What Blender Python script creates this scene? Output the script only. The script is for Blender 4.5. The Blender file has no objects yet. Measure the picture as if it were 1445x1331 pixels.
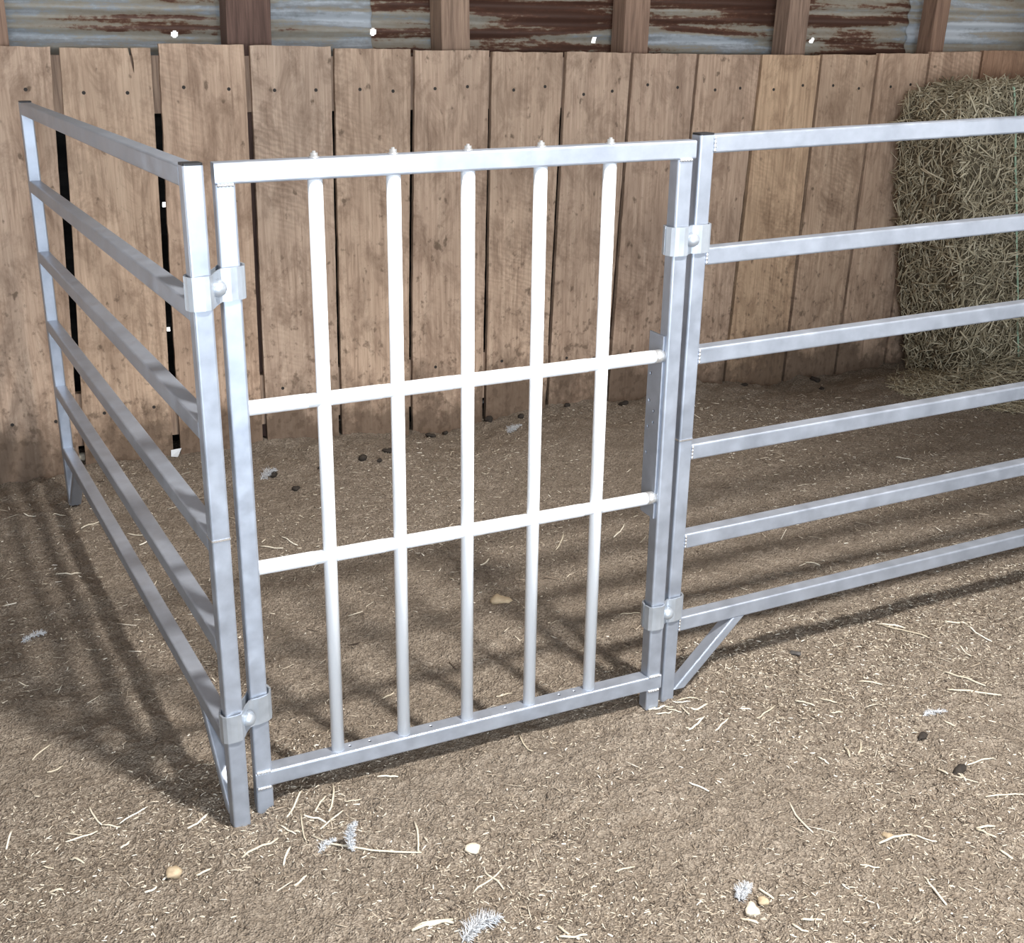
import bpy, bmesh, math, random
import numpy as np
from mathutils import Vector, Matrix

random.seed(7)
rng = np.random.default_rng(7)
SC = bpy.context.scene
COL = SC.collection

# ------------------------------------------------------------------ camera
CAM = dict(loc=(-0.345, -2.110, 1.590), pitch=-0.33758, yaw=0.40833, roll=0.01207, f=1611.2, sx=-14.57, sy=-48.58)
def cam_axes():
    p, y, r = CAM['pitch'], CAM['yaw'], CAM['roll']
    F = Vector((math.sin(y)*math.cos(p), math.cos(y)*math.cos(p), math.sin(p)))
    R0 = Vector((math.cos(y), -math.sin(y), 0)); U0 = R0.cross(F)
    return R0*math.cos(r)+U0*math.sin(r), U0*math.cos(r)-R0*math.sin(r), F
cR, cU, cF = cam_axes()
cam = bpy.data.cameras.new('camera'); cam_o = bpy.data.objects.new('camera', cam); COL.objects.link(cam_o)
M = Matrix((( cR.x, cU.x, -cF.x, CAM['loc'][0]), (cR.y, cU.y, -cF.y, CAM['loc'][1]), (cR.z, cU.z, -cF.z, CAM['loc'][2]), (0, 0, 0, 1)))
cam_o.matrix_world = M
cam.sensor_fit = 'HORIZONTAL'; cam.sensor_width = 36.0; cam.lens = CAM['f']*36/1445
cam.shift_x = -CAM['sx']/1445; cam.shift_y = CAM['sy']/1445
cam.clip_start = 0.05; cam.clip_end = 100
SC.camera = cam_o

# ------------------------------------------------------------------ world, lights, exposure
SC.view_settings.view_transform = 'Standard'; SC.view_settings.look = 'None'
SC.view_settings.gamma = 1.0; SC.view_settings.use_curve_mapping = False
SC.view_settings.exposure = 0.28
world = bpy.data.worlds.new('barn_air'); SC.world = world; world.use_nodes = True
wt = world.node_tree; wt.nodes.clear()
wo = wt.nodes.new('ShaderNodeOutputWorld'); wb = wt.nodes.new('ShaderNodeBackground')
tc = wt.nodes.new('ShaderNodeTexCoord'); sp = wt.nodes.new('ShaderNodeSeparateXYZ')
cr = wt.nodes.new('ShaderNodeValToRGB')
mr = wt.nodes.new('ShaderNodeMapRange'); mr.inputs['From Min'].default_value = -1; mr.inputs['From Max'].default_value = 1
wt.links.new(tc.outputs['Generated'], sp.inputs[0]); wt.links.new(sp.outputs['Z'], mr.inputs['Value'])
wt.links.new(mr.outputs[0], cr.inputs['Fac'])
e = cr.color_ramp.elements                       # sunlit yard below the horizon, dim barn interior above it
e[0].position = 0.0; e[0].color = (3.0, 3.0, 3.0, 1)
e[1].position = 0.497; e[1].color = (3.0, 3.0, 3.0, 1)
n = e.new(0.503); n.color = (0.30, 0.265, 0.235, 1)
n = e.new(1.0); n.color = (0.30, 0.27, 0.25, 1)
wt.links.new(cr.outputs['Color'], wb.inputs['Color']); wb.inputs['Strength'].default_value = 1.0
wt.links.new(wb.outputs[0], wo.inputs['Surface'])

def aim(o, target):
    d = Vector(target) - o.location
    o.rotation_euler = d.to_track_quat('-Z', 'Y').to_euler()
L = bpy.data.lights.new('flood_lamp', 'SPOT'); L.energy = 1500; L.color = (1.0, 0.96, 0.91)
L.shadow_soft_size = 0.18; L.spot_size = math.radians(62); L.spot_blend = 1.0
lo = bpy.data.objects.new('flood_lamp', L); lo.location = (1.45, -2.35, 4.4); COL.objects.link(lo); aim(lo, (0.85, -0.25, 0.0))
A = bpy.data.lights.new('open_door_daylight', 'AREA'); A.shape = 'RECTANGLE'; A.size = 3.2; A.size_y = 2.4; A.energy = 205; A.color = (0.74, 0.87, 1.0)
ao = bpy.data.objects.new('open_door_daylight', A); ao.location = (-0.2, -5.2, 1.3); COL.objects.link(ao); aim(ao, (0.6, 0.5, 0.8))
P = bpy.data.lights.new('work_lamp', 'POINT'); P.energy = 72; P.color = (0.95, 0.97, 1.0); P.shadow_soft_size = 0.07
po = bpy.data.objects.new('work_lamp', P); po.location = (-0.36, -2.5, 2.0); COL.objects.link(po)

# ------------------------------------------------------------------ helpers
def ground_z(x, y):
    """smooth lie of the dirt floor"""
    z = -0.012 + 0.022*np.clip(x, -0.3, 4.5)
    t = np.clip((y-1.75)/0.5, 0, 1); t = t*t*(3-2*t)
    z = z + t*(0.022 + 0.022*np.sin(x*3.1+0.5) + 0.014*np.sin(x*7.3+2.0) - 0.016*np.clip(x, 0, 3))
    t2 = np.clip((-0.1-x)/0.35, 0, 1)*np.clip((y-1.5)/0.5, 0, 1)
    return z + 0.03*t2

def at(px, py, z=None):
    """point of the dirt floor seen at a position of the photograph (1445 x 1331)"""
    d = cF + cR*((px-722.5-CAM['sx'])/CAM['f']) - cU*((py-665.5-CAM['sy'])/CAM['f'])
    o = Vector(CAM['loc']); zz = 0.0
    for _ in range(6):
        t = (zz-o.z)/d.z; p = o+d*t
        if z is not None: zz = z
        else: zz = float(ground_z(np.float64(p.x), np.float64(p.y)))
    return Vector((p.x, p.y, zz))

class MB:
    def __init__(s, warp=None): s.v = []; s.f = []; s.warp = warp; s.smooth = []
    def add(s, verts, faces, smooth=False):
        b = len(s.v)
        s.v += [s.warp(Vector(p)) if s.warp else Vector(p) for p in verts]
        s.f += [[i+b for i in f] for f in faces]; s.smooth += [smooth]*len(faces)
    def ring_tube(s, rings, cap=True, smooth=False):
        n = len(rings[0]); vs = [p for r in rings for p in r]; fs = []
        for k in range(len(rings)-1):
            for i in range(n):
                j = (i+1) % n
                fs.append([k*n+i, k*n+j, (k+1)*n+j, (k+1)*n+i])
        b = len(s.f)
        s.add(vs, fs, smooth)
        if cap:
            base = len(s.v)-len(vs)
            s.f.append([base+i for i in reversed(range(n))]); s.f.append([base+(len(rings)-1)*n+i for i in range(n)])
            s.smooth += [False, False]
    def sqtube(s, p0, p1, a, w, b, d, r=0.0045, n0=None, n1=None):
        """rounded square tube from p0 to p1; a, b = unit cross axes with sizes w, d"""
        p0, p1, a, b = Vector(p0), Vector(p1), Vector(a), Vector(b); ax = (p1-p0).normalized()
        prof = []
        for (sx, sy, a0) in ((1, 1, 0), (-1, 1, 90), (-1, -1, 180), (1, -1, 270)):
            for k in range(4):
                t = math.radians(a0+30*k)
                prof.append(a*(sx*(w/2-r)+r*math.cos(t)) + b*(sy*(d/2-r)+r*math.sin(t)))
        r0 = [p0+q for q in prof]; r1 = [p1+q for q in prof]
        if n0: n0 = Vector(n0); r0 = [q+ax*((p0-q).dot(n0)/ax.dot(n0)) for q in r0]
        if n1: n1 = Vector(n1); r1 = [q+ax*((p1-q).dot(n1)/ax.dot(n1)) for q in r1]
        if a.cross(b).dot(ax) < 0: r0.reverse(); r1.reverse()
        s.ring_tube([r0, r1])
    def tube(s, pts, rad, seg=16, cap=True):
        pts = [Vector(p) for p in pts]; rs = rad if isinstance(rad, (list, tuple)) else [rad]*len(pts); rings = []
        t0 = (pts[1]-pts[0]).normalized(); up = Vector((0, 0, 1)) if abs(t0.z) < .9 else Vector((1, 0, 0))
        for i, p in enumerate(pts):
            t = (pts[min(i+1, len(pts)-1)]-pts[max(i-1, 0)]).normalized()
            u = (up-t*up.dot(t)).normalized(); w = t.cross(u)
            rings.append([p+(u*math.cos(q)+w*math.sin(q))*rs[i] for q in (2*math.pi*k/seg for k in range(seg))])
        s.ring_tube(rings, cap, True)
    def box(s, lo, hi):
        x0, y0, z0 = lo; x1, y1, z1 = hi
        s.add([(x0, y0, z0), (x1, y0, z0), (x1, y1, z0), (x0, y1, z0), (x0, y0, z1), (x1, y0, z1), (x1, y1, z1), (x0, y1, z1)],
              [[3, 2, 1, 0], [4, 5, 6, 7], [0, 1, 5, 4], [1, 2, 6, 5], [2, 3, 7, 6], [3, 0, 4, 7]])
    def blob(s, c, rx, ry, rz, nu=10, nv=6):
        c = Vector(c); vs = [c+Vector((0, 0, -rz))]; fs = []
        for i in range(1, nv):
            t = -math.pi/2+math.pi*i/nv
            for k in range(nu):
                q = 2*math.pi*k/nu
                vs.append(c+Vector((rx*math.cos(t)*math.cos(q), ry*math.cos(t)*math.sin(q), rz*math.sin(t))))
        vs.append(c+Vector((0, 0, rz))); last = len(vs)-1
        for k in range(nu):
            j = (k+1) % nu
            fs.append([0, 1+j, 1+k]); fs.append([last, 1+(nv-2)*nu+k, 1+(nv-2)*nu+j])
            for i in range(nv-2): fs.append([1+i*nu+k, 1+i*nu+j, 1+(i+1)*nu+j, 1+(i+1)*nu+k])
        s.add(vs, fs, True)
    def build(s, name, mat, parent=None):
        me = bpy.data.meshes.new(name); me.from_pydata([tuple(p) for p in s.v], [], s.f)
        me.polygons.foreach_set('use_smooth', s.smooth)
        me.materials.append(mat); me.update()
        o = bpy.data.objects.new(name, me); COL.objects.link(o)
        if parent: o.parent = parent
        return o

def fast_mesh(name, V, F4, mat, parent=None):
    """V (n,3) array, F4 (m,4) array of quads"""
    me = bpy.data.meshes.new(name); me.vertices.add(len(V)); me.vertices.foreach_set('co', V.astype(np.float32).ravel())
    m = len(F4); me.loops.add(m*4); me.loops.foreach_set('vertex_index', F4.astype(np.int32).ravel())
    me.polygons.add(m); me.polygons.foreach_set('loop_start', np.arange(0, m*4, 4, dtype=np.int32))
    me.update(calc_edges=True); me.validate(); me.materials.append(mat)
    o = bpy.data.objects.new(name, me); COL.objects.link(o)
    if parent: o.parent = parent
    return o

def empty(name, loc=(0, 0, 0), rot=(0, 0, 0)):
    o = bpy.data.objects.new(name, None); o.location = loc; o.rotation_euler = rot; o.empty_display_size = 0.1; COL.objects.link(o); return o
def tag(o, label=None, cat=None, group=None, kind=None):
    if label: o['label'] = label
    if cat: o['category'] = cat
    if group: o['group'] = group
    if kind: o['kind'] = kind
    return o

# ------------------------------------------------------------------ materials
def mat(name, rough=0.6, metal=0.0, base=(.5, .5, .5)):
    m = bpy.data.materials.new(name); m.use_nodes = True; nt = m.node_tree; b = nt.nodes['Principled BSDF']
    b.inputs['Roughness'].default_value = rough; b.inputs['Metallic'].default_value = metal; b.inputs['Base Color'].default_value = (*base, 1)
    return m, nt, b
def node(nt, t, **k):
    n = nt.nodes.new(t)
    for a, v in k.items():
        if hasattr(n, a): setattr(n, a, v)
        else: n.inputs[a.replace('_', ' ')].default_value = v
    return n
def coords(nt, scale=(1, 1, 1), rand=False):
    t = node(nt, 'ShaderNodeTexCoord'); m = node(nt, 'ShaderNodeMapping'); m.inputs['Scale'].default_value = scale
    nt.links.new(t.outputs['Object'], m.inputs['Vector'])
    if rand:
        oi = node(nt, 'ShaderNodeObjectInfo'); mu = node(nt, 'ShaderNodeVectorMath', operation='MULTIPLY'); cb = node(nt, 'ShaderNodeCombineXYZ')
        nt.links.new(oi.outputs['Random'], cb.inputs[0]); nt.links.new(oi.outputs['Random'], cb.inputs[2])
        mu.inputs[1].default_value = (37, 11, 23); nt.links.new(cb.outputs[0], mu.inputs[0]); nt.links.new(mu.outputs[0], m.inputs['Location'])
    return m.outputs[0]
def noise(nt, vec, scale, detail=4, rough=.55, dist=0):
    n = node(nt, 'ShaderNodeTexNoise'); n.inputs['Scale'].default_value = scale; n.inputs['Detail'].default_value = detail
    n.inputs['Roughness'].default_value = rough; n.inputs['Distortion'].default_value = dist
    nt.links.new(vec, n.inputs['Vector']); return n.outputs['Fac']
def ramp(nt, fac, stops):
    r = node(nt, 'ShaderNodeValToRGB'); e = r.color_ramp.elements
    e[0].position, e[0].color = stops[0][0], (*stops[0][1], 1); e[1].position, e[1].color = stops[-1][0], (*stops[-1][1], 1)
    for p, c in stops[1:-1]:
        q = e.new(p); q.color = (*c, 1)
    nt.links.new(fac, r.inputs['Fac']); return r.outputs['Color']
def mix(nt, fac, a, b, mode='MIX'):
    m = node(nt, 'ShaderNodeMix'); m.data_type = 'RGBA'; m.blend_type = mode
    for src, i in ((fac, 0), (a, 6), (b, 7)):
        if isinstance(src, (int, float)): m.inputs[i].default_value = src
        elif isinstance(src, tuple): m.inputs[i].default_value = (*src, 1)
        else: nt.links.new(src, m.inputs[i])
    return m.outputs[2]
def bump(nt, b, h, strength, dist):
    n = node(nt, 'ShaderNodeBump'); n.inputs['Strength'].default_value = strength; n.inputs['Distance'].default_value = dist
    nt.links.new(h, n.inputs['Height']); nt.links.new(n.outputs[0], b.inputs['Normal'])
def g3(v): return (v, v, v)

def make_metal(name, lo, hi, rough, metal):
    m, nt, b = mat(name, rough, metal)
    v = coords(nt, (1, 1, 1)); f = noise(nt, v, 22, 5, .6); f2 = noise(nt, v, 6, 4, .6, .4)
    c = mix(nt, .5, ramp(nt, f, [(.3, lo), (.7, hi)]), ramp(nt, f2, [(.3, lo), (.7, hi)]))
    nt.links.new(c, b.inputs['Base Color'])
    nt.links.new(ramp(nt, f, [(.3, g3(rough-.08)), (.7, g3(rough+.1))]), b.inputs['Roughness'])
    return m
M_ALU = make_metal('mill_finish_aluminium', (.30, .335, .40), (.46, .505, .585), .40, .6)
M_GALV = make_metal('galvanised_steel', (.36, .40, .455), (.53, .575, .63), .38, .62)
M_WELD = mat('weld_metal', .25, .9, (.85, .87, .9))[0]
M_PVC = mat('white_pvc', .28, 0, (.80, .83, .87))[0]
M_BLACK = mat('black_plastic', .5, 0, (.012, .012, .014))[0]
M_ZINC = mat('zinc_bolt', .3, .8, (.78, .80, .82))[0]
M_TWINE = mat('green_twine', .7, 0, (.36, .52, .38))[0]
M_NAIL = mat('nail_rust', .7, .2, (.035, .028, .024))[0]

def make_plank():
    m, nt, b = mat('rough_sawn_plank', .85)
    v = coords(nt, (1, 1, 1), True)
    grain = noise(nt, coords(nt, (34, 34, 1.6), True), 2.2, 6, .62, .6)
    patch = noise(nt, coords(nt, (2.2, 2.2, 1.0), True), 2.2, 4, .6, .4)
    spot = noise(nt, coords(nt, (1, 1, .7), True), 26, 3, .5)
    saw = node(nt, 'ShaderNodeTexWave'); saw.wave_type = 'BANDS'; saw.bands_direction = 'DIAGONAL'
    saw.inputs['Scale'].default_value = 22; saw.inputs['Distortion'].default_value = 9.0; saw.inputs['Detail'].default_value = 4
    mp = coords(nt, (.55, .2, 1.25), True); nt.links.new(mp, saw.inputs['Vector'])
    c = ramp(nt, grain, [(.25, (.27, .185, .132)), (.42, (.49, .355, .265)), (.58, (.61, .46, .35)), (.8, (.73, .58, .455))])
    c = mix(nt, ramp(nt, patch, [(.35, g3(0)), (.75, g3(.55))]), c, (.33, .24, .18))
    blot = noise(nt, coords(nt, (1, 1, .5), True), 11, 8, .75, .5)
    c = mix(nt, ramp(nt, blot, [(.34, g3(.75)), (.54, g3(0))]), c, (.22, .145, .10))
    sm = noise(nt, coords(nt, (1, 1, .6), True), 2.6, 2, .5); c = mix(nt, ramp(nt, sm, [(.52, g3(0)), (.70, g3(.12))]), c, saw.outputs['Color'], 'OVERLAY')
    oi = node(nt, 'ShaderNodeObjectInfo'); c = mix(nt, 1.0, c, oi.outputs['Color'], 'MULTIPLY')
    c = mix(nt, ramp(nt, spot, [(.66, g3(0)), (.73, g3(.75))]), c, (.12, .08, .052))
    sp2 = noise(nt, coords(nt, (1, 1, .8), True), 34, 5, .6); fall = node(nt, 'ShaderNodeSeparateXYZ'); tc2 = node(nt, 'ShaderNodeTexCoord'); nt.links.new(tc2.outputs['Object'], fall.inputs[0])
    q = node(nt, 'ShaderNodeMath', operation='MULTIPLY_ADD'); nt.links.new(fall.outputs['Z'], q.inputs[0]); q.inputs[1].default_value = -.16; nt.links.new(sp2, q.inputs[2])
    c = mix(nt, ramp(nt, q.outputs[0], [(.50, g3(0)), (.60, g3(.7))]), c, (.15, .10, .068))
    # splashed muck along the foot of the boards: a stain with a ragged edge
    t = node(nt, 'ShaderNodeTexCoord'); s = node(nt, 'ShaderNodeSeparateXYZ'); nt.links.new(t.outputs['Object'], s.inputs[0])
    rag = noise(nt, coords(nt, (1, 1, .8)), 5.5, 6, .65)
    h = node(nt, 'ShaderNodeMath', operation='MULTIPLY_ADD'); nt.links.new(rag, h.inputs[0]); h.inputs[1].default_value = -.75
    nt.links.new(s.outputs['Z'], h.inputs[2])
    mk = node(nt, 'ShaderNodeMapRange'); nt.links.new(h.outputs[0], mk.inputs['Value'])
    mk.inputs['From Min'].default_value = -.10; mk.inputs['From Max'].default_value = -.26; mk.inputs['To Min'].default_value = 0; mk.inputs['To Max'].default_value = .8
    c = mix(nt, mk.outputs[0], c, (.10, .066, .043))
    nt.links.new(c, b.inputs['Base Color']); bump(nt, b, grain, .55, .004)
    return m
M_PLANK = make_plank()
def make_timber():
    m, nt, b = mat('old_stud_timber', .85)
    g = noise(nt, coords(nt, (30, 30, 1.5), True), 2.5, 6, .62, .5)
    c = ramp(nt, g, [(.25, (.10, .07, .055)), (.5, (.22, .16, .125)), (.75, (.33, .25, .195))])
    oi = node(nt, 'ShaderNodeObjectInfo'); c = mix(nt, 1.0, c, oi.outputs['Color'], 'MULTIPLY')
    nt.links.new(c, b.inputs['Base Color']); bump(nt, b, g, .5, .004); return m
M_TIMBER = make_timber()
def make_tin(name, shift):
    m, nt, b = mat(name, .6, .15)
    band = noise(nt, coords(nt, (.42, .2, 6.2)), 2.2, 5, .6, .25); fine = noise(nt, coords(nt, (9, 3, 16)), 4, 4, .65)
    b2 = node(nt, 'ShaderNodeMath', operation='MULTIPLY_ADD'); nt.links.new(band, b2.inputs[0]); b2.inputs[1].default_value = 2.1; b2.inputs[2].default_value = -.55
    s = node(nt, 'ShaderNodeMath', operation='MULTIPLY_ADD'); nt.links.new(fine, s.inputs[0]); s.inputs[1].default_value = .35; nt.links.new(b2.outputs[0], s.inputs[2])
    s2 = node(nt, 'ShaderNodeMath', operation='ADD'); nt.links.new(s.outputs[0], s2.inputs[0]); s2.inputs[1].default_value = shift
    c = ramp(nt, s2.outputs[0], [(.42, (.075, .034, .022)), (.54, (.11, .048, .03)), (.58, (.19, .115, .075)), (.62, (.29, .25, .195)), (.78, (.34, .32, .275)), (.86, (.31, .335, .36)), (1.0, (.49, .53, .57))])
    nt.links.new(c, b.inputs['Base Color'])
    return m
def make_dirt():
    m, nt, b = mat('dry_dirt', .95)
    v = coords(nt)
    big = noise(nt, v, 1.7, 5, .6, .3); med = noise(nt, v, 14, 5, .65); fin = noise(nt, v, 120, 4, .7); spk = noise(nt, v, 260, 2, .5)
    c = ramp(nt, fin, [(.32, (.05, .037, .027)), (.45, (.225, .18, .138)), (.58, (.37, .31, .245)), (.74, (.60, .52, .43))])
    vo = node(nt, 'ShaderNodeTexVoronoi'); vo.inputs['Scale'].default_value = 75; nt.links.new(v, vo.inputs['Vector'])
    vo2 = node(nt, 'ShaderNodeTexVoronoi'); vo2.inputs['Scale'].default_value = 210; nt.links.new(v, vo2.inputs['Vector'])
    c = mix(nt, .55, c, ramp(nt, vo2.outputs['Color'], [(.15, (.10, .075, .055)), (.5, (.33, .27, .21)), (.9, (.58, .50, .41))]))
    c = mix(nt, ramp(nt, med, [(.35, g3(.55)), (.62, g3(0))]), c, (.18, .142, .105))
    c = mix(nt, ramp(nt, big, [(.4, g3(.3)), (.65, g3(0))]), c, (.19, .15, .11))
    c = mix(nt, ramp(nt, spk, [(.66, g3(0)), (.72, g3(.6))]), c, (.50, .42, .32))
    nt.links.new(c, b.inputs['Base Color'])
    h = mix(nt, .5, mix(nt, .5, med, vo.outputs['Distance']), mix(nt, .5, fin, vo2.outputs['Distance'])); bump(nt, b, h, 1.0, .03)
    return m
M_DIRT = make_dirt()
def make_islands(name, stops, rough=.8):
    m, nt, b = mat(name, rough); g = node(nt, 'ShaderNodeNewGeometry')
    nt.links.new(ramp(nt, g.outputs['Random Per Island'], stops), b.inputs['Base Color']); return m
M_CHIP = make_islands('litter', [(0, (.06, .042, .03)), (.25, (.22, .17, .125)), (.6, (.42, .355, .275)), (.9, (.62, .555, .45)), (1, (.80, .75, .66))])
M_HAY = make_islands('hay_stems', [(0, (.17, .14, .09)), (.35, (.37, .315, .21)), (.7, (.54, .475, .335)), (1, (.72, .65, .49))])
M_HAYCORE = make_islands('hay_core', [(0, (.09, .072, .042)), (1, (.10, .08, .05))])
def make_straw():
    m, nt, b = mat('straw', .55)
    oi = node(nt, 'ShaderNodeObjectInfo'); c = ramp(nt, oi.outputs['Random'], [(0, (.46, .40, .30)), (.6, (.62, .56, .45)), (1, (.78, .74, .64))])
    nt.links.new(c, b.inputs['Base Color']); return m
M_STRAW = make_straw()
def make_stone(name, c0, c1):
    m, nt, b = mat(name, .85); f = noise(nt, coords(nt), 60, 4, .6); nt.links.new(ramp(nt, f, [(.3, c0), (.7, c1)]), b.inputs['Base Color']); return m
M_STONE = make_stone('pale_stone', (.50, .43, .33), (.72, .65, .53)); M_STONE_DARK = make_stone('dark_stone', (.05, .048, .045), (.11, .10, .095))
M_DUNG = make_stone('dark_clod', (.012, .009, .007), (.04, .03, .022)); M_TAN = make_stone('tan_stone', (.33, .25, .16), (.50, .40, .27))
M_FEATHER = mat('down_feather', .8, 0, (.60, .62, .65))[0]

# ------------------------------------------------------------------ floor
def vnoise(X, Y, s, seed):
    r = np.random.default_rng(seed); G = r.random((512, 512)); x = X*s; y = Y*s
    xi = np.floor(x).astype(int); yi = np.floor(y).astype(int); fx = x-xi; fy = y-yi; fx = fx*fx*(3-2*fx); fy = fy*fy*(3-2*fy)
    g = lambda a, b: G[a % 512, b % 512]
    return (g(xi, yi)*(1-fx)+g(xi+1, yi)*fx)*(1-fy)+(g(xi, yi+1)*(1-fx)+g(xi+1, yi+1)*fx)*fy - .5
def dirt_bumps(X, Y):
    z = .012*vnoise(X, Y, 4, 1)+.010*vnoise(X, Y, 11, 2)+.008*vnoise(X, Y, 28, 3)+.006*vnoise(X, Y, 70, 4)+.005*vnoise(X, Y, 125, 14)
    near = np.clip((Y-1.7)/.4, 0, 1); return z + near*(.035*vnoise(X, Y, 7, 5)+.022*vnoise(X, Y, 22, 6))
WY0, WB = 2.2493, 0.01095                         # plank face: y = WY0 + WB*x
xs = np.concatenate([np.linspace(-9, -1.5, 16)[:-1], np.arange(-1.5, -.9, .02), np.arange(-.9, 2.6, .0075), np.arange(2.6, 4.6, .0125), np.linspace(4.6, 10, 12)])
ys = np.concatenate([np.linspace(-10, -1.5, 16)[:-1], np.arange(-1.5, -1.1, .02), np.arange(-1.1, .5, .0065), np.arange(.5, 2.46, .0125), np.array([2.465])])
X, Y = np.meshgrid(xs, ys, indexing='ij'); Z = ground_z(X, Y)+dirt_bumps(X, Y)
V = np.stack([X, Y, Z], -1).reshape(-1, 3); ny = len(ys); ii, jj = np.meshgrid(np.arange(len(xs)-1), np.arange(ny-1), indexing='ij')
a = (ii*ny+jj).ravel(); F4 = np.stack([a, a+ny, a+ny+1, a+1], 1)
floor = fast_mesh('floor', V, F4, M_DIRT); tag(floor, kind='structure')
floor.data.polygons.foreach_set('use_smooth', [True]*len(floor.data.polygons))
def gz(x, y): return float(ground_z(np.float64(x), np.float64(y))+dirt_bumps(np.array([x]), np.array([y]))[0])

# ------------------------------------------------------------------ back wall: planks, studs, nailers, rusty tin
wall = empty('wall_back', (0, WY0, 0)); tag(wall, kind='structure')
def wp(x, off, z): return (x, WB*x+off, z)        # local to wall_back
TOP = [-.80, -.46, -.128, .198, .521, .842, 1.155, 1.482, 1.807, 2.123, 2.442, 2.771, 3.097, 3.419, 3.724, 4.05, 4.37, 4.70]
BOT = [-.87, -.53, -.196, .155, .505, .816, 1.125, 1.462, 1.767, 2.070, 2.390, 2.704, 3.052, 3.370, 3.680, 4.01, 4.33, 4.66]
GAP = [.02, .02, .027, .027, .020, .014, .017, .016, .017, .018, .015, .016, .017, .016, .015, .015, .015, .015]
ZT = [1.54, 1.54, 1.537, 1.552, 1.548, 1.540, 1.537, 1.532, 1.533, 1.529, 1.527, 1.527, 1.530, 1.536, 1.545, 1.552, 1.55]
TINT = [(1, 1, 1), (1.02, 1, .98), (1.08, 1.05, 1.0), (1.06, 1.02, .98), (.98, .98, .98), (1.02, 1, .97), (1.0, .98, .96), (1.02, 1.0, .97), (1, .98, .96), (.95, .92, .90), (1.02, .98, .94), (1.08, 1.0, .86), (1.0, .95, .88), (1.02, .96, .9), (.95, .88, .82), (.62, .5, .42), (.55, .45, .38)]
for k in range(4):                                 # the same boards carry on beyond both edges of the picture
    TOP.insert(0, TOP[0]-.33); BOT.insert(0, BOT[0]-.33); GAP.insert(0, .015); ZT.insert(0, 1.54-.004*(k % 2)); TINT.insert(0, (1, .98, .96))
for k in range(13):
    TOP.append(TOP[-1]+.33); BOT.append(BOT[-1]+.33); GAP.append(.01); ZT.append(1.545-.004*(k % 3)); TINT.append((.62, .52, .45))
for i in range(len(TOP)-1):
    mb = MB(); n = 36; r = random.Random(46+i)
    def edge(side):
        k = i if side < 0 else i+1; pts = []
        j1, j2, ph = r.uniform(.001, .003), r.uniform(.0005, .0015), r.uniform(0, 6)
        for q in range(n+1):
            t = q/n; z = -.06+(ZT[i]+.06)*t; zx = max(z, 0)/1.53
            x = BOT[k]+(TOP[k]-BOT[k])*zx - side*(GAP[k]/2) + j1*math.sin(ph+5*t)+r.uniform(-j2, j2)
            pts.append((x, z))
        return pts
    le, ri = edge(-1), edge(1)
    top = []; xa, xb = le[-1][0], ri[-1][0]
    zs = ZT[i]; slope = r.uniform(-.006, .006)
    for q in range(1, 12):
        t = q/12; top.append((xb+(xa-xb)*t, zs+slope*(.5-t)+r.uniform(-.0015, .0015)))
    if TOP[i] == -.128:                                     # a split running down from the top of this board
        xc = xa+(xb-xa)*.76
        top = [p for p in top if abs(p[0]-xc) > .012]
        notch = [(xc+.006, zs), (xc+.012, zs-.05), (xc+.010, zs-.085), (xc+.003, zs-.05), (xc-.004, zs)]
        top = [p for p in top if p[0] > xc]+notch+[p for p in top if p[0] < xc]
    outline = ri+top+list(reversed(le))
    m_ = len(outline); th = .025
    mb.add([wp(x, 0, z) for x, z in outline]+[wp(x, th, z) for x, z in outline],
           [list(range(m_)), list(range(2*m_-1, m_-1, -1))]+[[(q+1) % m_, q, q+m_, (q+1) % m_+m_] for q in range(m_)])
    o = mb.build('plank', M_PLANK, wall); o.color = (*TINT[i], 1)
    # two nail heads near the top and two lower down
    for zz in (1.385+r.uniform(-.015, .02), .24+r.uniform(-.03, .03)):
        for fx in (.28, .74):
            zx = zz/1.53; x0 = BOT[i]+(TOP[i]-BOT[i])*zx; x1 = BOT[i+1]+(TOP[i+1]-BOT[i+1])*zx
            x = x0+(x1-x0)*(fx+r.uniform(-.05, .05)); z2 = zz+r.uniform(-.012, .012)
            nb = MB(); nb.tube([wp(x, .004, z2), wp(x, -.0012, z2)], .0065, 10); nb.build('nail_head', M_NAIL, o)
def timber(name, x0, x1, o0, o1, z0, z1, tint=(1, 1, 1), dx=0):
    mb = MB(); r = random.Random(int(x0*100)+3); n = 14; rings = []
    for q in range(n+1):
        t = q/n; z = z0+(z1-z0)*t; j = r.uniform(-.003, .003); s_ = dx*(z-1.6)
        rings.append([Vector(wp(x0+j+s_, o0, z)), Vector(wp(x1+j+s_, o0, z)), Vector(wp(x1+j+s_, o1, z)), Vector(wp(x0+j+s_, o1, z))])
    mb.ring_tube(rings); o = mb.build(name, M_TIMBER, wall); o.color = (*tint, 1); return o
timber('stud', -.46, -.268, .070, .20, 0, 2.5, (1.3, 1.15, 1.05))
timber('stud', .470, .632, .070, .20, 0, 2.5, (.62, .5, .5), .03)
timber('stud', 1.300, 1.418, .070, .20, 0, 2.5, (1.35, 1.25, 1.15), -.02)
timber('stud', 2.115, 2.232, .070, .18, 0, 2.5, (1.25, 1.1, 1.0), .02)
timber('stud', 2.945, 3.055, .070, .17, 0, 2.5, (1.15, 1.05, .98), .02)
timber('stud', 3.785, 3.868, .070, .16, 0, 2.5, (.95, .78, .68), .05)
timber('stud', -1.5, -1.32, .070, .20, 0, 2.5); [timber('stud', x, x+.14, .070, .20, 0, 2.5) for x in (5.4, 6.2, 7.0, 7.8)]; timber('stud', 4.55, 4.70, .070, .20, 0, 2.5)
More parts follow.
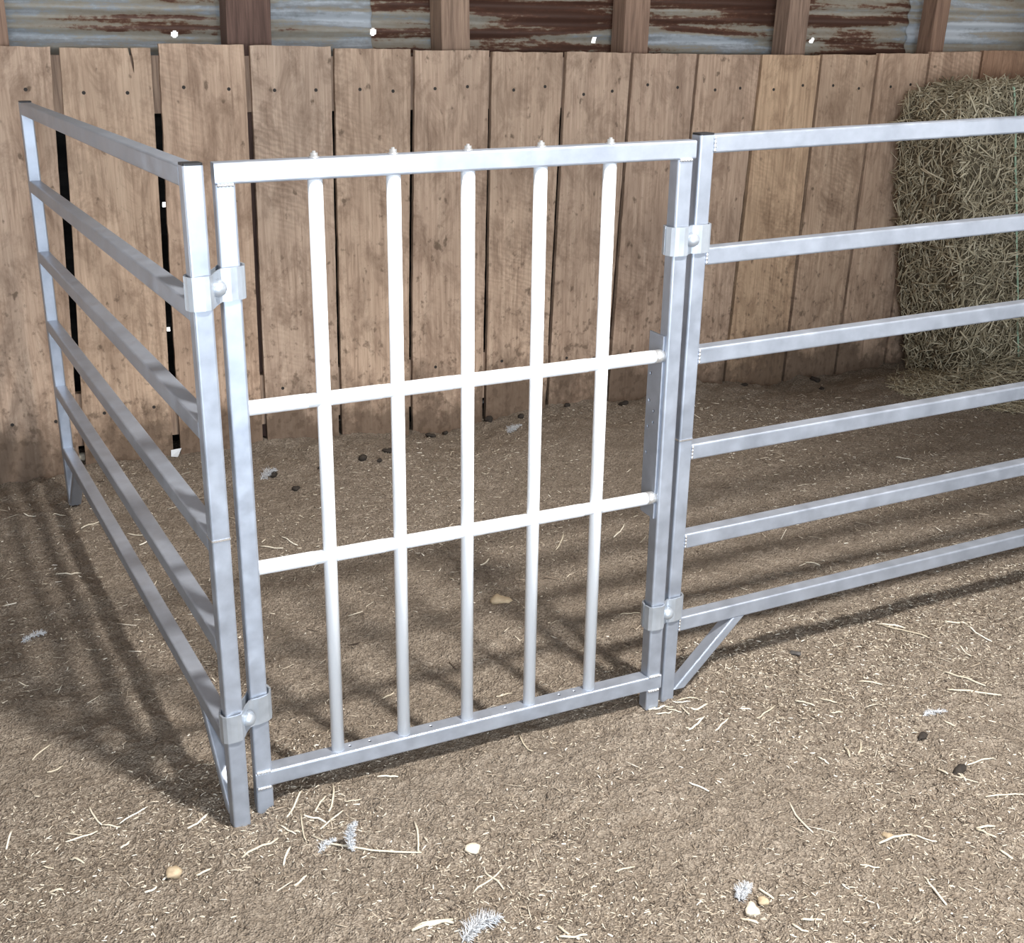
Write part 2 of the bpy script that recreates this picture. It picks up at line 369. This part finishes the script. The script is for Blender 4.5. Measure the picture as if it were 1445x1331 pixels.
for z0, z1, xr in ((1.315, 1.512, .9), (.10, .305, .9)):
    mb = MB(); mb.box((-2.1, .027, z0), (8.9, .069, z1)); mb.v = [Vector((p.x, p.y+WB*p.x, p.z)) for p in mb.v]
    o = mb.build('nailer', M_TIMBER, wall); o.color = (1.5, 1.45, 1.35, 1)
# nail holes and gaps that let daylight in: (x, z, half width, half height) on the tin
HOLES = [(.302, 1.585, .011, .013), (1.066, 1.600, .012, .014), (2.052, 1.579, .011, .013), (3.205, 1.588, .011, .013),
         (.212, .968, .009, .010), (.190, .480, .007, .008), (.175, -.03, .024, .036), (1.12, .04, .008, .02)]
def tin(x0, x1, off, shift, mname, seed, z0=1.30, z1=2.4):
    pitch = .068; xs_ = np.arange(x0, x1+.0001, .006); zs_ = np.arange(z0, z1, pitch/14)
    XX, ZZ = np.meshgrid(xs_, zs_, indexing='ij'); YY = off+.0085*np.sin(2*math.pi*ZZ/pitch+.9)+WB*XX+.004*vnoise(XX, ZZ, 3, seed)
    V = np.stack([XX, YY, ZZ], -1).reshape(-1, 3); nz = len(zs_)
    ii, jj = np.meshgrid(np.arange(len(xs_)-1), np.arange(nz-1), indexing='ij')
    cx = (xs_[:-1]+xs_[1:])/2; cz = (zs_[:-1]+zs_[1:])/2; CX, CZ = np.meshgrid(cx, cz, indexing='ij'); keep = np.ones_like(CX, bool)
    for hx, hz, rx, rz in HOLES: keep &= ~(((CX-hx)/rx)**2+((CZ-hz)/rz)**2 < 1)
    a = (ii*nz+jj)[keep]; F = np.stack([a, a+nz, a+nz+1, a+1], 1)
    o = fast_mesh('corrugated_sheet', V, F, M_GAP_SHADE if shift is None else make_tin(mname, shift), wall); o.data.polygons.foreach_set('use_smooth', [True]*len(F)); return o
M_GAP_SHADE = mat('tin_gap_shade', .9, 0, (.010, .009, .008))[0]  # lower tin coloured near black: the shade seen through the plank gaps
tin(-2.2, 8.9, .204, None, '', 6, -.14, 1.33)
tin(-2.2, .46, .212, .10, 'tin_weathered', 1); tin(.40, 1.085, .222, .13, 'tin_grey', 2); tin(1.06, 2.32, .214, -.12, 'tin_rusted', 3)
tin(2.28, 3.8, .224, -.08, 'tin_rust_streaked', 4); tin(3.76, 8.9, .214, .14, 'tin_blue_grey', 5)

# ------------------------------------------------------------------ corral hardware
W_ = .0368; H = 1.38; HR = .0386
def post_rail_weld(mb, p, along, length, n=5, r=.004):
    p = Vector(p); along = Vector(along)
    m_ = n*4; mb.tube([p+along*(length*(k/m_-.5)) for k in range(m_+1)], [r*(.62+.38*abs(math.sin(math.pi*k/4)))*(.3 if k in (0, m_) else 1) for k in range(m_+1)], 8)
def rail_with_holes(name, mb, m, parent, holes, warp):
    """cut small round holes through the top face of a tube"""
    o = mb.build(name, m, parent); c = MB(warp)
    for (x, y, z, r) in holes: c.tube([(x, y, z-.034), (x, y, z+.02)], r, 12)
    co = c.build('cutter', m); md = o.modifiers.new('holes', 'BOOLEAN'); md.object = co; md.operation = 'DIFFERENCE'; md.solver = 'EXACT'
    bpy.context.view_layer.update(); dg = bpy.context.evaluated_depsgraph_get()
    me = bpy.data.meshes.new_from_object(o.evaluated_get(dg)); o.modifiers.clear(); o.data = me
    bpy.data.objects.remove(co); return o

# ---- gate
LG = 1.0062; HG = 1.3885
gate = empty('creep_gate', (0, 0, -.0185))
tag(gate, 'silver metal gate with five white vertical pipes, between the two railed panels', 'gate')
gw = lambda p: Vector((p.x+.00375*p.z, p.y+.0085*p.z, p.z+.0172*p.x))
XA, YA, ZA = (1, 0, 0), (0, 1, 0), (0, 0, 1)
def gpart(name, m, fn, parent=None):
    mb = MB(gw); fn(mb); return mb.build(name, m, parent or gate)
zb = .1030; cy = W_/2
gpart('post', M_ALU, lambda b: b.sqtube((W_/2, cy, -.012), (W_/2, cy, HG-HR), XA, W_, YA, W_))
gpart('post', M_ALU, lambda b: b.sqtube((LG-W_/2-.002, cy, .012), (LG-W_/2-.002, cy, HG-HR), XA, W_, YA, W_))
gpart('top_rail', M_ALU, lambda b: b.sqtube((0, cy, HG-HR/2), (LG+.004, cy, HG-HR/2), ZA, HR, YA, W_))
BX = [.1881, .3422, .4963, .6545, .8131]
mb = MB(gw); mb.sqtube((.001, cy-.0012, zb-HR/2+.002), (LG, cy-.0012, zb-HR/2+.002), ZA, HR, YA, W_+.001)
hx = [(x, cy+.001, zb, .0042) for x in (.216, .262, .408, .594, .735, .775)]
brail = rail_with_holes('bottom_rail', mb, M_ALU, gate, hx, gw)
for (x, y, z, r) in hx: gpart('hole_shade_plug', M_BLACK, lambda b: b.tube([(x, y, z-.033), (x, y, z-.0008)], r*.985, 12), brail)  # black plugs put the shade inside the drilled holes
for x in BX:
    gpart('vertical_pipe', M_PVC, lambda b: b.tube([(x, cy, zb-.002), (x, cy, HG-HR+.002)], .0143, 24))
    def bolt(b):
        b.tube([(x, cy, HG+q) for q in (-.002, .0001, .0022, .0023, .0085, .0086, .012)], [.010, .010, .010, .0072, .0072, .0036, .0034], 12)
    gpart('bolt', M_ZINC, bolt)
for z in (.9185, .5765):
    bar = gpart('cross_pipe', M_PVC, lambda b: b.tube([(W_-.001, cy+.001, z), (LG-W_-.001, cy+.001, z)], .0143, 20))
    ends = [W_]+BX; stops = BX+[LG-W_-.026]
    for k in range(6):
        x0 = ends[k]+(0 if k == 0 else .0135); x1 = stops[k]-(.034 if k < 5 else 0)
        gpart('sleeve', M_PVC, lambda b: b.tube([(x0, cy+.001, z), (x0+.001, cy+.001, z), (x1-.003, cy+.001, z), (x1, cy+.001, z)], [.0149, .0150, .0150, .0146], 20), None).parent = bar
    def collar(b):
        b.tube([(LG-W_-.024, cy+.001, z), (LG-W_, cy+.001, z)], .0150, 20)
    c_ = gpart('collar', M_ZINC, collar); c_.parent = bar
# drilled strap on the inner face of the right post
mb = MB(gw); mb.box((LG-W_-.0065, .012, .525), (LG-W_-.0022, .072, .965))
o = mb.build('drilled_strap', M_ALU, gate); c = MB(gw)
for (y, z, r) in ((.058, .85, .0048), (.058, .785, .0048), (.058, .722, .0048), (.058, .658, .0048), (.036, .765, .004), (.036, .738, .004)):
    c.tube([(LG-W_-.03, y, z), (LG-W_+.02, y, z)], r, 12)
co = c.build('cutter', M_ALU); md = o.modifiers.new('holes', 'BOOLEAN'); md.object = co; md.operation = 'DIFFERENCE'; md.solver = 'EXACT'
bpy.context.view_layer.update(); me = bpy.data.meshes.new_from_object(o.evaluated_get(bpy.context.evaluated_depsgraph_get())); o.modifiers.clear(); o.data = me; bpy.data.objects.remove(co)
for x in (W_/2, LG-W_/2-.002):
    for z in (HG-HR-.001, zb+.002, zb-HR+.001): gpart('weld_bead', M_WELD, lambda b: post_rail_weld(b, (x, -.0006, z), XA, W_*.88))

# ---- railed panels
HL = [1.38, 1.136, .906, .672, .441, .214]
def panel(name, label, length, warp, hs, seam, brace_far):
    root = empty(name); tag(root, label, 'fence panel', 'six rail corral panels')
    def pp(nm, m, fn, parent=None):
        mb = MB(warp); fn(mb); return mb.build(nm, m, parent or root)
    # local frame: x along the panel, y across it (0..W_), z up
    for x in (W_/2, length-W_/2):
        p = pp('post', M_ALU, lambda b: b.sqtube((x, W_/2, -.02), (x, W_/2, H*hs), XA, W_, YA, W_))
        pp('end_cap', M_BLACK, lambda b: b.sqtube((x, W_/2, H*hs-.001), (x, W_/2, H*hs+.004), XA, W_-.001, YA, W_-.001)).parent = p
        if x < .1:
            pp('joint_seam', M_WELD, lambda b: b.sqtube((x, W_/2, seam-.002), (x, W_/2, seam+.002), XA, W_+.0024, YA, W_+.0024)).parent = p
    for h in HL:
        r = pp('rail', M_ALU, lambda b: b.sqtube((W_-.001, W_/2, h*hs-HR/2), (length-W_+.001, W_/2, h*hs-HR/2), ZA, HR, YA, W_))
        for x in (W_+.001, length-W_-.001): pp('weld_bead', M_WELD, lambda b: post_rail_weld(b, (x, -.0002, h*hs-HR/2), ZA, HR*.9, 4, .0032)).parent = r
    zr = HL[5]*hs-HR
    for fx, sg in ((lambda q: q, 1), (lambda q: length-q, -1)):
        pp('brace', M_ALU, lambda b: b.sqtube((fx(W_+.015), W_/2, .0085), (fx(.215), W_/2, zr+.0008), Vector((-.174*sg, 0, .162)).normalized(), .0262, YA, W_*.98, n0=(0, 0, 1), n1=(0, 0, 1)))
    return root
# left panel runs from the hinge corner back to the plank wall; local y points to its left (outer) side
aL = -.10456; oL = Vector((-.0203, -.0316, 0)); uL = Vector((math.sin(aL), math.cos(aL), 0)); nL = Vector((-math.cos(aL), math.sin(aL), 0))
def wL(p):
    q = oL+uL*p.x+nL*p.y; return Vector((q.x-.0009*p.z, q.y-.010*p.z, p.z-.007+.0012*q.y))
panel('fence_panel', 'six rail metal fence panel at left, running from gate back to plank wall', 1.4737*1.38, wL, 1.0, .668, True)
aR = .00976; oR = Vector((1.0243, .0207, 0)); uR = Vector((math.cos(aR), math.sin(aR), 0)); nR = Vector((-math.sin(aR), math.cos(aR), 0))
def wR(p):
    q = oR+uR*p.x+nR*p.y; return Vector((q.x+.00375*p.z, q.y+.0003*p.z, p.z+.0255+.026*(q.x-1.0243)))
panel('fence_panel', 'six rail metal fence panel on the right, in front of the hay bale', 3.0, wR, .993, .682, True)

# ---- clamps that tie the posts together
def clamp(label, pl, pr, z, rise=0.0):
    """pl, pr = middles of the two post fronts (x, y); the pressed plates step from one front to the other"""
    cx, cy_ = (pl[0]+pr[0])/2, (pl[1]+pr[1])/2; gap = pr[0]-pl[0]-W_; half = W_+gap/2; stp = (pr[1]-pl[1])/2
    root = empty('panel_clamp', (cx, cy_, z)); tag(root, label, 'clamp', 'pressed steel panel clamps')
    h = .031; t = .0042; e = half+.0048
    wpc = lambda p: Vector((p.x, p.y+stp*max(-1, min(1, p.x/.014)), p.z+rise*p.x))
    g = gap/2
    def plate(front):
        fl = .012 if front else .0
        pts = [(-e-.002, W_*.46), (-e, .010), (-e+.0015, .003), (-e+.007, -.0015), (-e+.014, -.003), (-g-W_*.42, -.0045), (-g-W_*.2, -.0035), (-g-.001, .0015), (-.006, .006), (.006, .006), (g+.001, .0015), (g+W_*.2, -.0035), (g+W_*.42, -.0045), (e-.014, -.003), (e-.007, -.0015), (e-.0015, .003), (e, .010), (e+.002, W_*.46)]
        if not front: pts = [(x, W_-y) for x, y in pts]
        n = len(pts); inner = []
        for i, (x, y) in enumerate(pts):
            x0, y0 = pts[max(i-1, 0)]; x1, y1 = pts[min(i+1, n-1)]; d = math.hypot(x1-x0, y1-y0); nx, ny = (y1-y0)/d, -(x1-x0)/d
            if not front: nx, ny = -nx, -ny
            inner.append((x-nx*t*-1, y-ny*t*-1))
        mb = MB(wpc)
        rings = [[Vector((o[0], o[1], -h)), Vector((o[0], o[1], h)), Vector((q[0], q[1], h)), Vector((q[0], q[1], -h))] for o, q in zip(pts, inner)]
        if front: rings = [list(reversed(r)) for r in rings]
        mb.ring_tube(rings, True, False); return mb
    plate(True).build('front_plate', M_GALV, root); plate(False).build('back_plate', M_GALV, root)
    b = MB(); prof = [(.0048, W_+.014), (.0048, .006), (.0155, .0055), (.0158, -.006)]+[(.0158*math.cos(q), -.006-.0140*math.sin(q)) for q in (k/6*math.pi/2 for k in range(1, 6))]+[(.0008, -.0200)]
    b.ring_tube([[Vector((r*math.cos(a_), y, r*math.sin(a_)+.001)) for a_ in (2*math.pi*i/20 for i in range(20))] for r, y in prof], True, True)
    b.build('carriage_bolt', M_GALV, root)
    b = MB(); b.tube([(0, W_-.001, .001), (0, W_+.009, .001)], .0105, 6); b.build('nut', M_ZINC, root)
def gate_front(x, z): q = gw(Vector((x, 0, z))); return (q.x, q.y)
def left_front(z): q = wL(Vector((0, W_/2, z))); return (q.x, q.y)
def right_front(z): q = wR(Vector((W_/2, 0, z))); return (q.x, q.y)
clamp('metal clamp with domed bolt high on the left corner posts', left_front(1.152), gate_front(W_/2, 1.152), 1.150, .05)
clamp('metal clamp with domed bolt low on the left corner posts', left_front(.243), gate_front(W_/2, .243), .240, .12)
clamp('metal clamp with domed bolt high between the gate and right panel', gate_front(LG-.002-W_/2, 1.17), right_front(1.17), 1.176, .02)
clamp('metal clamp with domed bolt low between the gate and right panel', gate_front(LG-.002-W_/2, .27), right_front(.27), .268, .05)

# ------------------------------------------------------------------ hay bale and loose hay
bale = empty('hay_bale', (3.78, 1.86, .03)); tag(bale, 'tall leaning hay bale tied with green twine against the plank wall', 'hay bale')
BW, BD, BH, LEAN = 1.15, .37, 1.37, -.19
def bale_pt(u, v, w):
    """u across 0..1, v deep 0..1, w up 0..1 -> slightly bulged, leaning block"""
    bx = .03*np.sin(np.pi*w); by = .03*np.sin(np.pi*w)
    x = u*BW; y = v*BD; z = w*BH
    k = np.clip((w-.86)/.14, 0, 1)**2
    x = x-bx*(u < .5)+.06*k*(1-np.clip(u*6, 0, 1)); z = z-.05*k*np.clip(1-u*5, 0, 1)
    return np.stack([x+LEAN*z, y-by*(1-v), z], -1)
def grid_faces(fn, n, m_, flip):
    A, B = np.meshgrid(np.linspace(0, 1, n), np.linspace(0, 1, m_), indexing='ij'); V = fn(A, B).reshape(-1, 3)
    ii, jj = np.meshgrid(np.arange(n-1), np.arange(m_-1), indexing='ij'); a = (ii*m_+jj).ravel(); F = np.stack([a, a+m_, a+m_+1, a+1], 1)
    return V, (F[:, ::-1] if flip else F)
Vs, Fs, b0 = [], [], 0
for fn, fl in ((lambda A, B: bale_pt(A, 0*A, B), False), (lambda A, B: bale_pt(A, 0*A+1, B), True), (lambda A, B: bale_pt(0*A, A, B), True), (lambda A, B: bale_pt(0*A+1, A, B), False), (lambda A, B: bale_pt(A, B, 0*A+1), False), (lambda A, B: bale_pt(A, B, 0*A), True)):
    V, F = grid_faces(fn, 30, 30, fl); V = V + rng.normal(0, .005, V.shape); Vs.append(V); Fs.append(F+b0); b0 += len(V)
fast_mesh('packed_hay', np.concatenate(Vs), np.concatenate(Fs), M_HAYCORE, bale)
def strands(P, D, length, width, bend, lift=None):
    """bent blades: P (n,3) centres, D (n,3) unit directions; three-sided tapering stems of four rings"""
    n = len(P); k = 4; side = np.cross(D, rng.normal(size=(n, 3))); side /= np.linalg.norm(side, axis=1, keepdims=True)+1e-9; oth = np.cross(D, side)
    ts = np.linspace(-.5, .5, k); V = np.zeros((n, k, 4, 3))
    for i, t in enumerate(ts):
        c = P+D*(t*length)[:, None]+side*(bend*(1-4*t*t))[:, None]
        w = width*(1-.3*abs(t)*2)
        V[:, i, 0] = c+side*w[:, None]*.5; V[:, i, 1] = c+oth*w[:, None]; V[:, i, 2] = c-side*w[:, None]*.5; V[:, i, 3] = c-oth*w[:, None]
    base = (np.arange(n)*k*4)[:, None]
    q = []
    for i in range(k-1):
        for j in range(4):
            j2 = (j+1) % 4; q.append([i*4+j, i*4+j2, (i+1)*4+j2, (i+1)*4+j])
    q.append([3, 2, 1, 0]); q.append([(k-1)*4+j for j in range(4)])
    q = np.array(q); F = (base[:, :, None]+q[None]).reshape(-1, 4)
    return V.reshape(-1, 3), F
def unit(a): return a/(np.linalg.norm(a, axis=1, keepdims=True)+1e-9)
n = 16000; u = rng.random(n); w = rng.random(n); face = rng.random(n)
P = np.where((face < .55)[:, None], bale_pt(u, np.zeros(n), w), np.where((face < .72)[:, None], bale_pt(np.zeros(n), u, w), np.where((face < .88)[:, None], bale_pt(u, w, np.ones(n)), bale_pt(np.ones(n), u, w))))
nrm = np.where((face < .55)[:, None], [[0, -1., 0]], np.where((face < .72)[:, None], [[-1., 0, 0]], np.where((face < .88)[:, None], [[0, 0, 1.]], [[1., 0, 0]])))
D = rng.normal(size=(n, 3)); D[:, 2] *= 1.0; D -= nrm*(D*nrm).sum(1, keepdims=True)*.75; D = unit(D)
P = P+nrm*rng.uniform(-.01, .016, n)[:, None]
V, F = strands(P, D, rng.uniform(.03, .13, n), rng.uniform(.0016, .0052, n), rng.uniform(-.014, .014, n))
tag(fast_mesh('hay_stems', V, F, M_HAY, bale), kind='stuff')
tw = MB()
for (x0, dy) in ((.26, 0), (.74, 0)):
    pts = [bale_pt(np.float64((x0+.05*(1-w_))/1.0), np.float64(0), np.float64(w_))+np.array([0, -.012-.002*math.sin(w_*23), 0]) for w_ in np.linspace(0, 1, 24)]
    pts += [bale_pt(np.float64(x0), np.float64(v_), np.float64(1))+np.array([0, 0, .010]) for v_ in np.linspace(.05, 1, 6)]
    tw = MB(); tw.tube([tuple(p) for p in pts], .0046, 8); tw.build('twine', M_TWINE, bale)
n = 5200
th = rng.uniform(0, 2*math.pi, n); rr = np.sqrt(rng.random(n))
Px = 3.95+rr*np.cos(th)*.62; Py = 1.72+rr*np.sin(th)*.46
ok = Py < 2.2; Px, Py = Px[ok], Py[ok]; n = len(Px)
hz = .085*np.exp(-((Px-4.0)**2/.10+(Py-1.80)**2/.03))
Pz = ground_z(Px, Py)+.004+hz*rng.random(n)**.5
D = unit(np.stack([rng.normal(size=n), rng.normal(size=n), rng.normal(size=n)*.25], -1))
V, F = strands(np.stack([Px, Py, Pz], -1), D, rng.uniform(.03, .12, n), rng.uniform(.0011, .0026, n), rng.uniform(-.012, .012, n))
o = fast_mesh('loose_hay', V, F, M_HAY); tag(o, 'loose olive hay spilled on the dirt around the foot of the hay bale', 'hay', kind='stuff')

# ------------------------------------------------------------------ fine litter on the dirt
def litter(n, xr, yr, l0, l1, dens=None):
    x = rng.uniform(*xr, n); y = rng.uniform(*yr, n)
    if dens is not None: k = rng.random(n) < dens(x, y); x, y = x[k], y[k]
    n = len(x); z = ground_z(x, y)+dirt_bumps(x, y)+.0015
    D = unit(np.stack([rng.normal(size=n), rng.normal(size=n), rng.normal(size=n)*.18], -1))
    return strands(np.stack([x, y, z], -1), D, rng.uniform(l0, l1, n)*rng.uniform(.5, 1, n), rng.uniform(.0008, .0024, n), rng.uniform(-.002, .002, n))
clump = lambda x, y: np.clip(.45+1.6*vnoise(x, y, 2.2, 21)+.5*vnoise(x, y, 8, 22), .05, 1)
V1, F1 = litter(70000, (-.9, 2.6), (-1.2, .25), .004, .019, clump)
V2, F2 = litter(24000, (-.9, 4.2), (.2, 2.2), .006, .024, clump)
V3, F3 = litter(900, (-.9, 3.2), (-1.1, 2.1), .03, .07, None)
V = np.concatenate([V1, V2, V3]); F = np.concatenate([F1, F2+len(V1), F3+len(V1)+len(V2)])
o = fast_mesh('straw_litter', V, F, M_CHIP); tag(o, 'fine tan straw and chaff strewn over the whole dirt floor', 'litter', kind='stuff')

# ------------------------------------------------------------------ single straws
STRAWS = {
 'left': ('pale straw stalk on the dirt of the left foreground, outside the left panel', 'straws in the left foreground', [
  (126,1139,144,1166),(145,1166,170,1166),(92,1177,116,1180),(93,1192,138,1175),(66,1089,88,1078),(45,1071,71,1052),(99,1213,119,1218),(168,1161,208,1137),(61,1225,76,1227),(69,1261,90,1258),(9,1198,17,1173),(26,964,40,967),(204,1260,221,1253),(230,1243,242,1223),(277,1237,298,1225),(170,1196,182,1187),(81,812,114,808),(74,728,93,728),(33,727,51,728)]),
 'foot': ('pale straw stalk lying by the feet of the left corner posts', 'straws at the left corner posts', [
  (265,1172,294,1149),(341,1211,393,1185),(405,1156,427,1118),(464,1147,470,1111),(445,1147,460,1127),(429,1156,460,1163),(452,1172,484,1147),(486,1133,510,1129),(395,1165,418,1177),(425,1150,432,1188),(400,1218,410,1195),(532,1099,562,1097),(415,1248,433,1236)]),
 'mid': ('pale straw stalk on the open dirt in front of the gate', 'straws in front of the gate', [
  (685,1233,711,1253),(667,1259,709,1227),(868,1229,896,1221),(733,1044,751,1066),(972,1107,1000,1119),(789,1323,829,1321),(787,1307,803,1319),(585,1161,590,1200),(1009,1032,1028,1015),(972,1032,994,1013),(906,989,936,987),(949,992,974,992),(930,997,950,1000),(915,1003,938,998),(940,1001,962,1007),(955,990,985,986),(962,1000,972,1012),(925,1010,948,1006),(975,1003,998,996),(910,994,926,1001)]),
 'right': ('pale straw stalk on the dirt of the right foreground', 'straws in the right foreground', [
  (1113,1136,1147,1179),(1239,1196,1287,1180),(1289,1179,1322,1189),(1307,1243,1334,1285),(1390,1127,1445,1126),(1336,975,1413,984),(1209,961,1245,968),(1156,985,1181,992),(1043,1002,1060,1003),(1172,1009,1189,1009),(1122,989,1149,1000),(1068,1013,1094,994),(1364,1083,1402,1073),(1192,1054,1199,1069),(1211,1064,1214,1049),(1351,1096,1362,1109),(1322,1087,1337,1097),(1377,1173,1405,1187),(1377,1172,1403,1172),(1409,1209,1428,1219),(1213,1224,1241,1226),(1130,1300,1160,1300),(1045,1296,1070,1305),(1117,1310,1141,1317),(1070,1254,1092,1268),(1330,949,1390,972),(1332,1020,1348,1025),(1353,911,1370,926),(1153,1066,1170,1077)]),
 'panel': ('pale straw stalk on the dirt just outside the right panel', 'straws beside the right panel', [
  (1239,880,1278,886),(1245,884,1311,903),(1332,880,1365,882),(1365,884,1400,905)]),
 'pen': ('pale straw stalk on the shaded dirt inside the pen, behind the gate', 'straws inside the pen', [
  (875,870,903,866),(1264,647,1286,649),(1136,795,1157,800),(866,758,881,740),(396,757,420,769),(368,773,400,775),(197,773,216,766),(180,754,210,758),(114,746,143,736),(785,775,795,755),(678,800,690,790),(1006,576,1022,590),(540,985,556,978),(700,985,722,979)]),
}
def stalk(p, q, r):
    L_ = (q-p).length; mb = MB(); k = 5; off = Vector((random.uniform(-1, 1), random.uniform(-1, 1), 0))*L_*.07; pts = []
    for i in range(k+1):
        t = i/k; c = p.lerp(q, t)+off*(4*t*(1-t)); c.z = gz(c.x, c.y)+r+.001; pts.append(c)
    mb.tube(pts, [r*.8]+[r]*(k-1)+[r*.7], 7); o = mb.build('straw_stalk', M_STRAW); return o
for key, (lab, grp, lst) in STRAWS.items():
    for (x0, y0, x1, y1) in lst:
        p, q = at(x0, y0), at(x1, y1)
        if p.y > 1.9 or q.y > 1.9: continue
        tag(stalk(p, q, random.uniform(.0016, .0026)), lab, 'straw', grp)
tag(stalk(at(440, 1183), at(595, 1201), .0022), 'long straw stalk lying under the upright white feather', 'straw')
for k, (x0, y0, x1, y1) in enumerate(((581, 1315, 639, 1295), (585, 1309, 640, 1299))):
    tag(stalk(at(x0, y0), at(x1, y1), .0034), 'thick pale straw stalk, one of a crossed pair at the bottom edge', 'straw', 'crossed thick straws at the bottom edge')

# ------------------------------------------------------------------ stones, clods, feathers
def stone(name, px, py, w, h, m, label, cat, flat=.5, seed=0, group=None):
    p = at(px, py); r = random.Random(seed); mb = MB(); mb.blob((0, 0, 0), w/2, h/2, min(w, h)*flat/2, 12, 8)
    for v in mb.v:
        k = 1+.22*math.sin(v.x*260/w*.03+seed)+r.uniform(-.12, .12); v *= k
    o = mb.build(name, m); o.location = (p.x, p.y, gz(p.x, p.y)+min(w, h)*flat*.28); o.rotation_euler = (r.uniform(-.3, .3), r.uniform(-.3, .3), r.uniform(0, 6)); tag(o, label, cat, group); return o
stone('stone', 667, 1199, .040, .030, M_STONE, 'flat pale stone on the dirt in front of the gate', 'stone', .45, 1)
stone('stone', 245, 1234, .042, .030, M_TAN, 'rounded tan stone in the left foreground beside a bent straw', 'stone', .7, 2)
stone('stone', 1061, 1287, .032, .026, M_STONE, 'cream stone beside the small feather in the right foreground', 'stone', .6, 3)
stone('stone', 1252, 1183, .022, .020, M_TAN, 'small tan stone beside a curved straw in the right foreground', 'stone', .7, 4)
stone('stone', 1122, 921, .030, .018, M_STONE_DARK, 'small dark stone on the dirt below the right panel brace', 'stone', .7, 5)
stone('stone', 706, 849, .060, .046, M_TAN, 'tan rounded stone inside the pen behind the gate pipes', 'stone', .6, 6)
stone('stone', 1076, 1274, .024, .022, M_TAN, 'orange tan stone touching the small feather, right foreground', 'stone', .7, 7)
stone('dark_clod', 1302, 1041, .050, .016, M_DUNG, 'flat black clod on the right foreground dirt, the farther of two', 'clod', .8, 8)
stone('dark_clod', 1352, 1092, .062, .020, M_DUNG, 'flat black clod beside straws at the right edge, the nearer of two', 'clod', .8, 9)
def feather(px, py, length, width, lift, label, seed, n=150, head=None):
    p = at(px, py); r = random.Random(seed); root = empty('down_feather', (p.x, p.y, gz(p.x, p.y)+.002), (0, 0, head if head is not None else r.uniform(0, 6))); tag(root, label, 'feather')
    pts = [Vector((length*t*math.cos(lift*(1-.1*t)), .012*math.sin(3*t)*length/.06, length*t*math.sin(lift*(1-.1*t)))) for t in (i/8 for i in range(9))]
    mb = MB(); mb.tube(pts, [.0012]*8+[.0004], 6); mb.build('shaft', M_FEATHER, root)
    P, D, Ls = [], [], []
    for k in range(n):
        t = r.uniform(.05, 1); i = min(int(t*8), 7); c = pts[i].lerp(pts[i+1], t*8-i); d = Vector((r.gauss(.5, .5), r.choice((-1, 1))*abs(r.gauss(1, .3)), r.gauss(.25, .45))).normalized()
        l = width*(.35+.65*math.sin(math.pi*min(1, t*.85+.12)))*r.uniform(.5, 1); P.append(c+d*l/2); D.append(d); Ls.append(l)
    P = np.array([tuple(a) for a in P]); P[:, 2] = np.maximum(P[:, 2], .001)
    V, F = strands(P, np.array([tuple(a) for a in D]), np.array(Ls), np.full(n, .0007), rng.uniform(-.004, .004, n)); tag(fast_mesh('barbs', V, F, M_FEATHER, root), kind='stuff')
feather(497, 1203, .062, .017, 1.45, 'upright fluffy white feather beside the left corner posts', 3, 260, .6)
feather(449, 1202, .045, .014, .25, 'small white feather lying flat left of the upright feather', 4, 120, .3)
feather(30, 906, .07, .02, .25, 'grey white feather on the dirt at far left, outside the left panel', 5, 140, 0)
feather(652, 1325, .085, .03, .3, 'loose grey feather tuft at the bottom edge in front of the gate', 6, 300, .1)
feather(1043, 1272, .040, .022, .5, 'small grey white feather beside stones in the right foreground', 7, 200, .4)
feather(1302, 1014, .06, .014, .15, 'thin grey feather on the dirt at right, below the right panel', 8, 110, -.3)
feather(716, 612, .07, .03, .35, 'white feather tuft near the plank wall behind the gate', 9, 160, .2)
feather(368, 676, .07, .035, .35, 'grey white feather tuft behind the left post of the gate', 10, 160, .4)

stone('stone', 119, 652, .050, .040, M_STONE, 'cream white stone at the foot of the wall beside the left panel', 'stone', .8, 12)
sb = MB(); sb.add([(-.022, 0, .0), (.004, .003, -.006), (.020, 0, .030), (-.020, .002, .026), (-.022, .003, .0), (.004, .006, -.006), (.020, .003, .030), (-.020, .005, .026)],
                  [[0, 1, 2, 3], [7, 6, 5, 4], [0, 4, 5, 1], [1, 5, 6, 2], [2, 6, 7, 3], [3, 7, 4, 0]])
sc = sb.build('daylight_plate', M_PVC); sc.location = (.152, WY0-.012, gz(.152, WY0-.02)+.008); tag(sc, 'white plate standing for daylight at the foot of the wall, behind the left panel', 'daylight patch')  # added white plate stands in for daylight leaking through the plank gap
for k, (px, py, w) in enumerate(((385, 668, .05), (418, 690, .035), (455, 660, .04), (512, 648, .05), (535, 655, .03), (548, 640, .045), (608, 622, .04), (628, 616, .03), (690, 596, .05), (735, 590, .04), (800, 578, .035), (880, 572, .05), (1050, 548, .04), (1150, 540, .045), (1160, 548, .03), (75, 655, .05), (40, 662, .04))):
    stone('dark_clod', px, py, w, w*.7, M_DUNG, 'small dark clod lying along the foot of the plank wall', 'clod', .7, 30+k, 'clods along the wall foot')
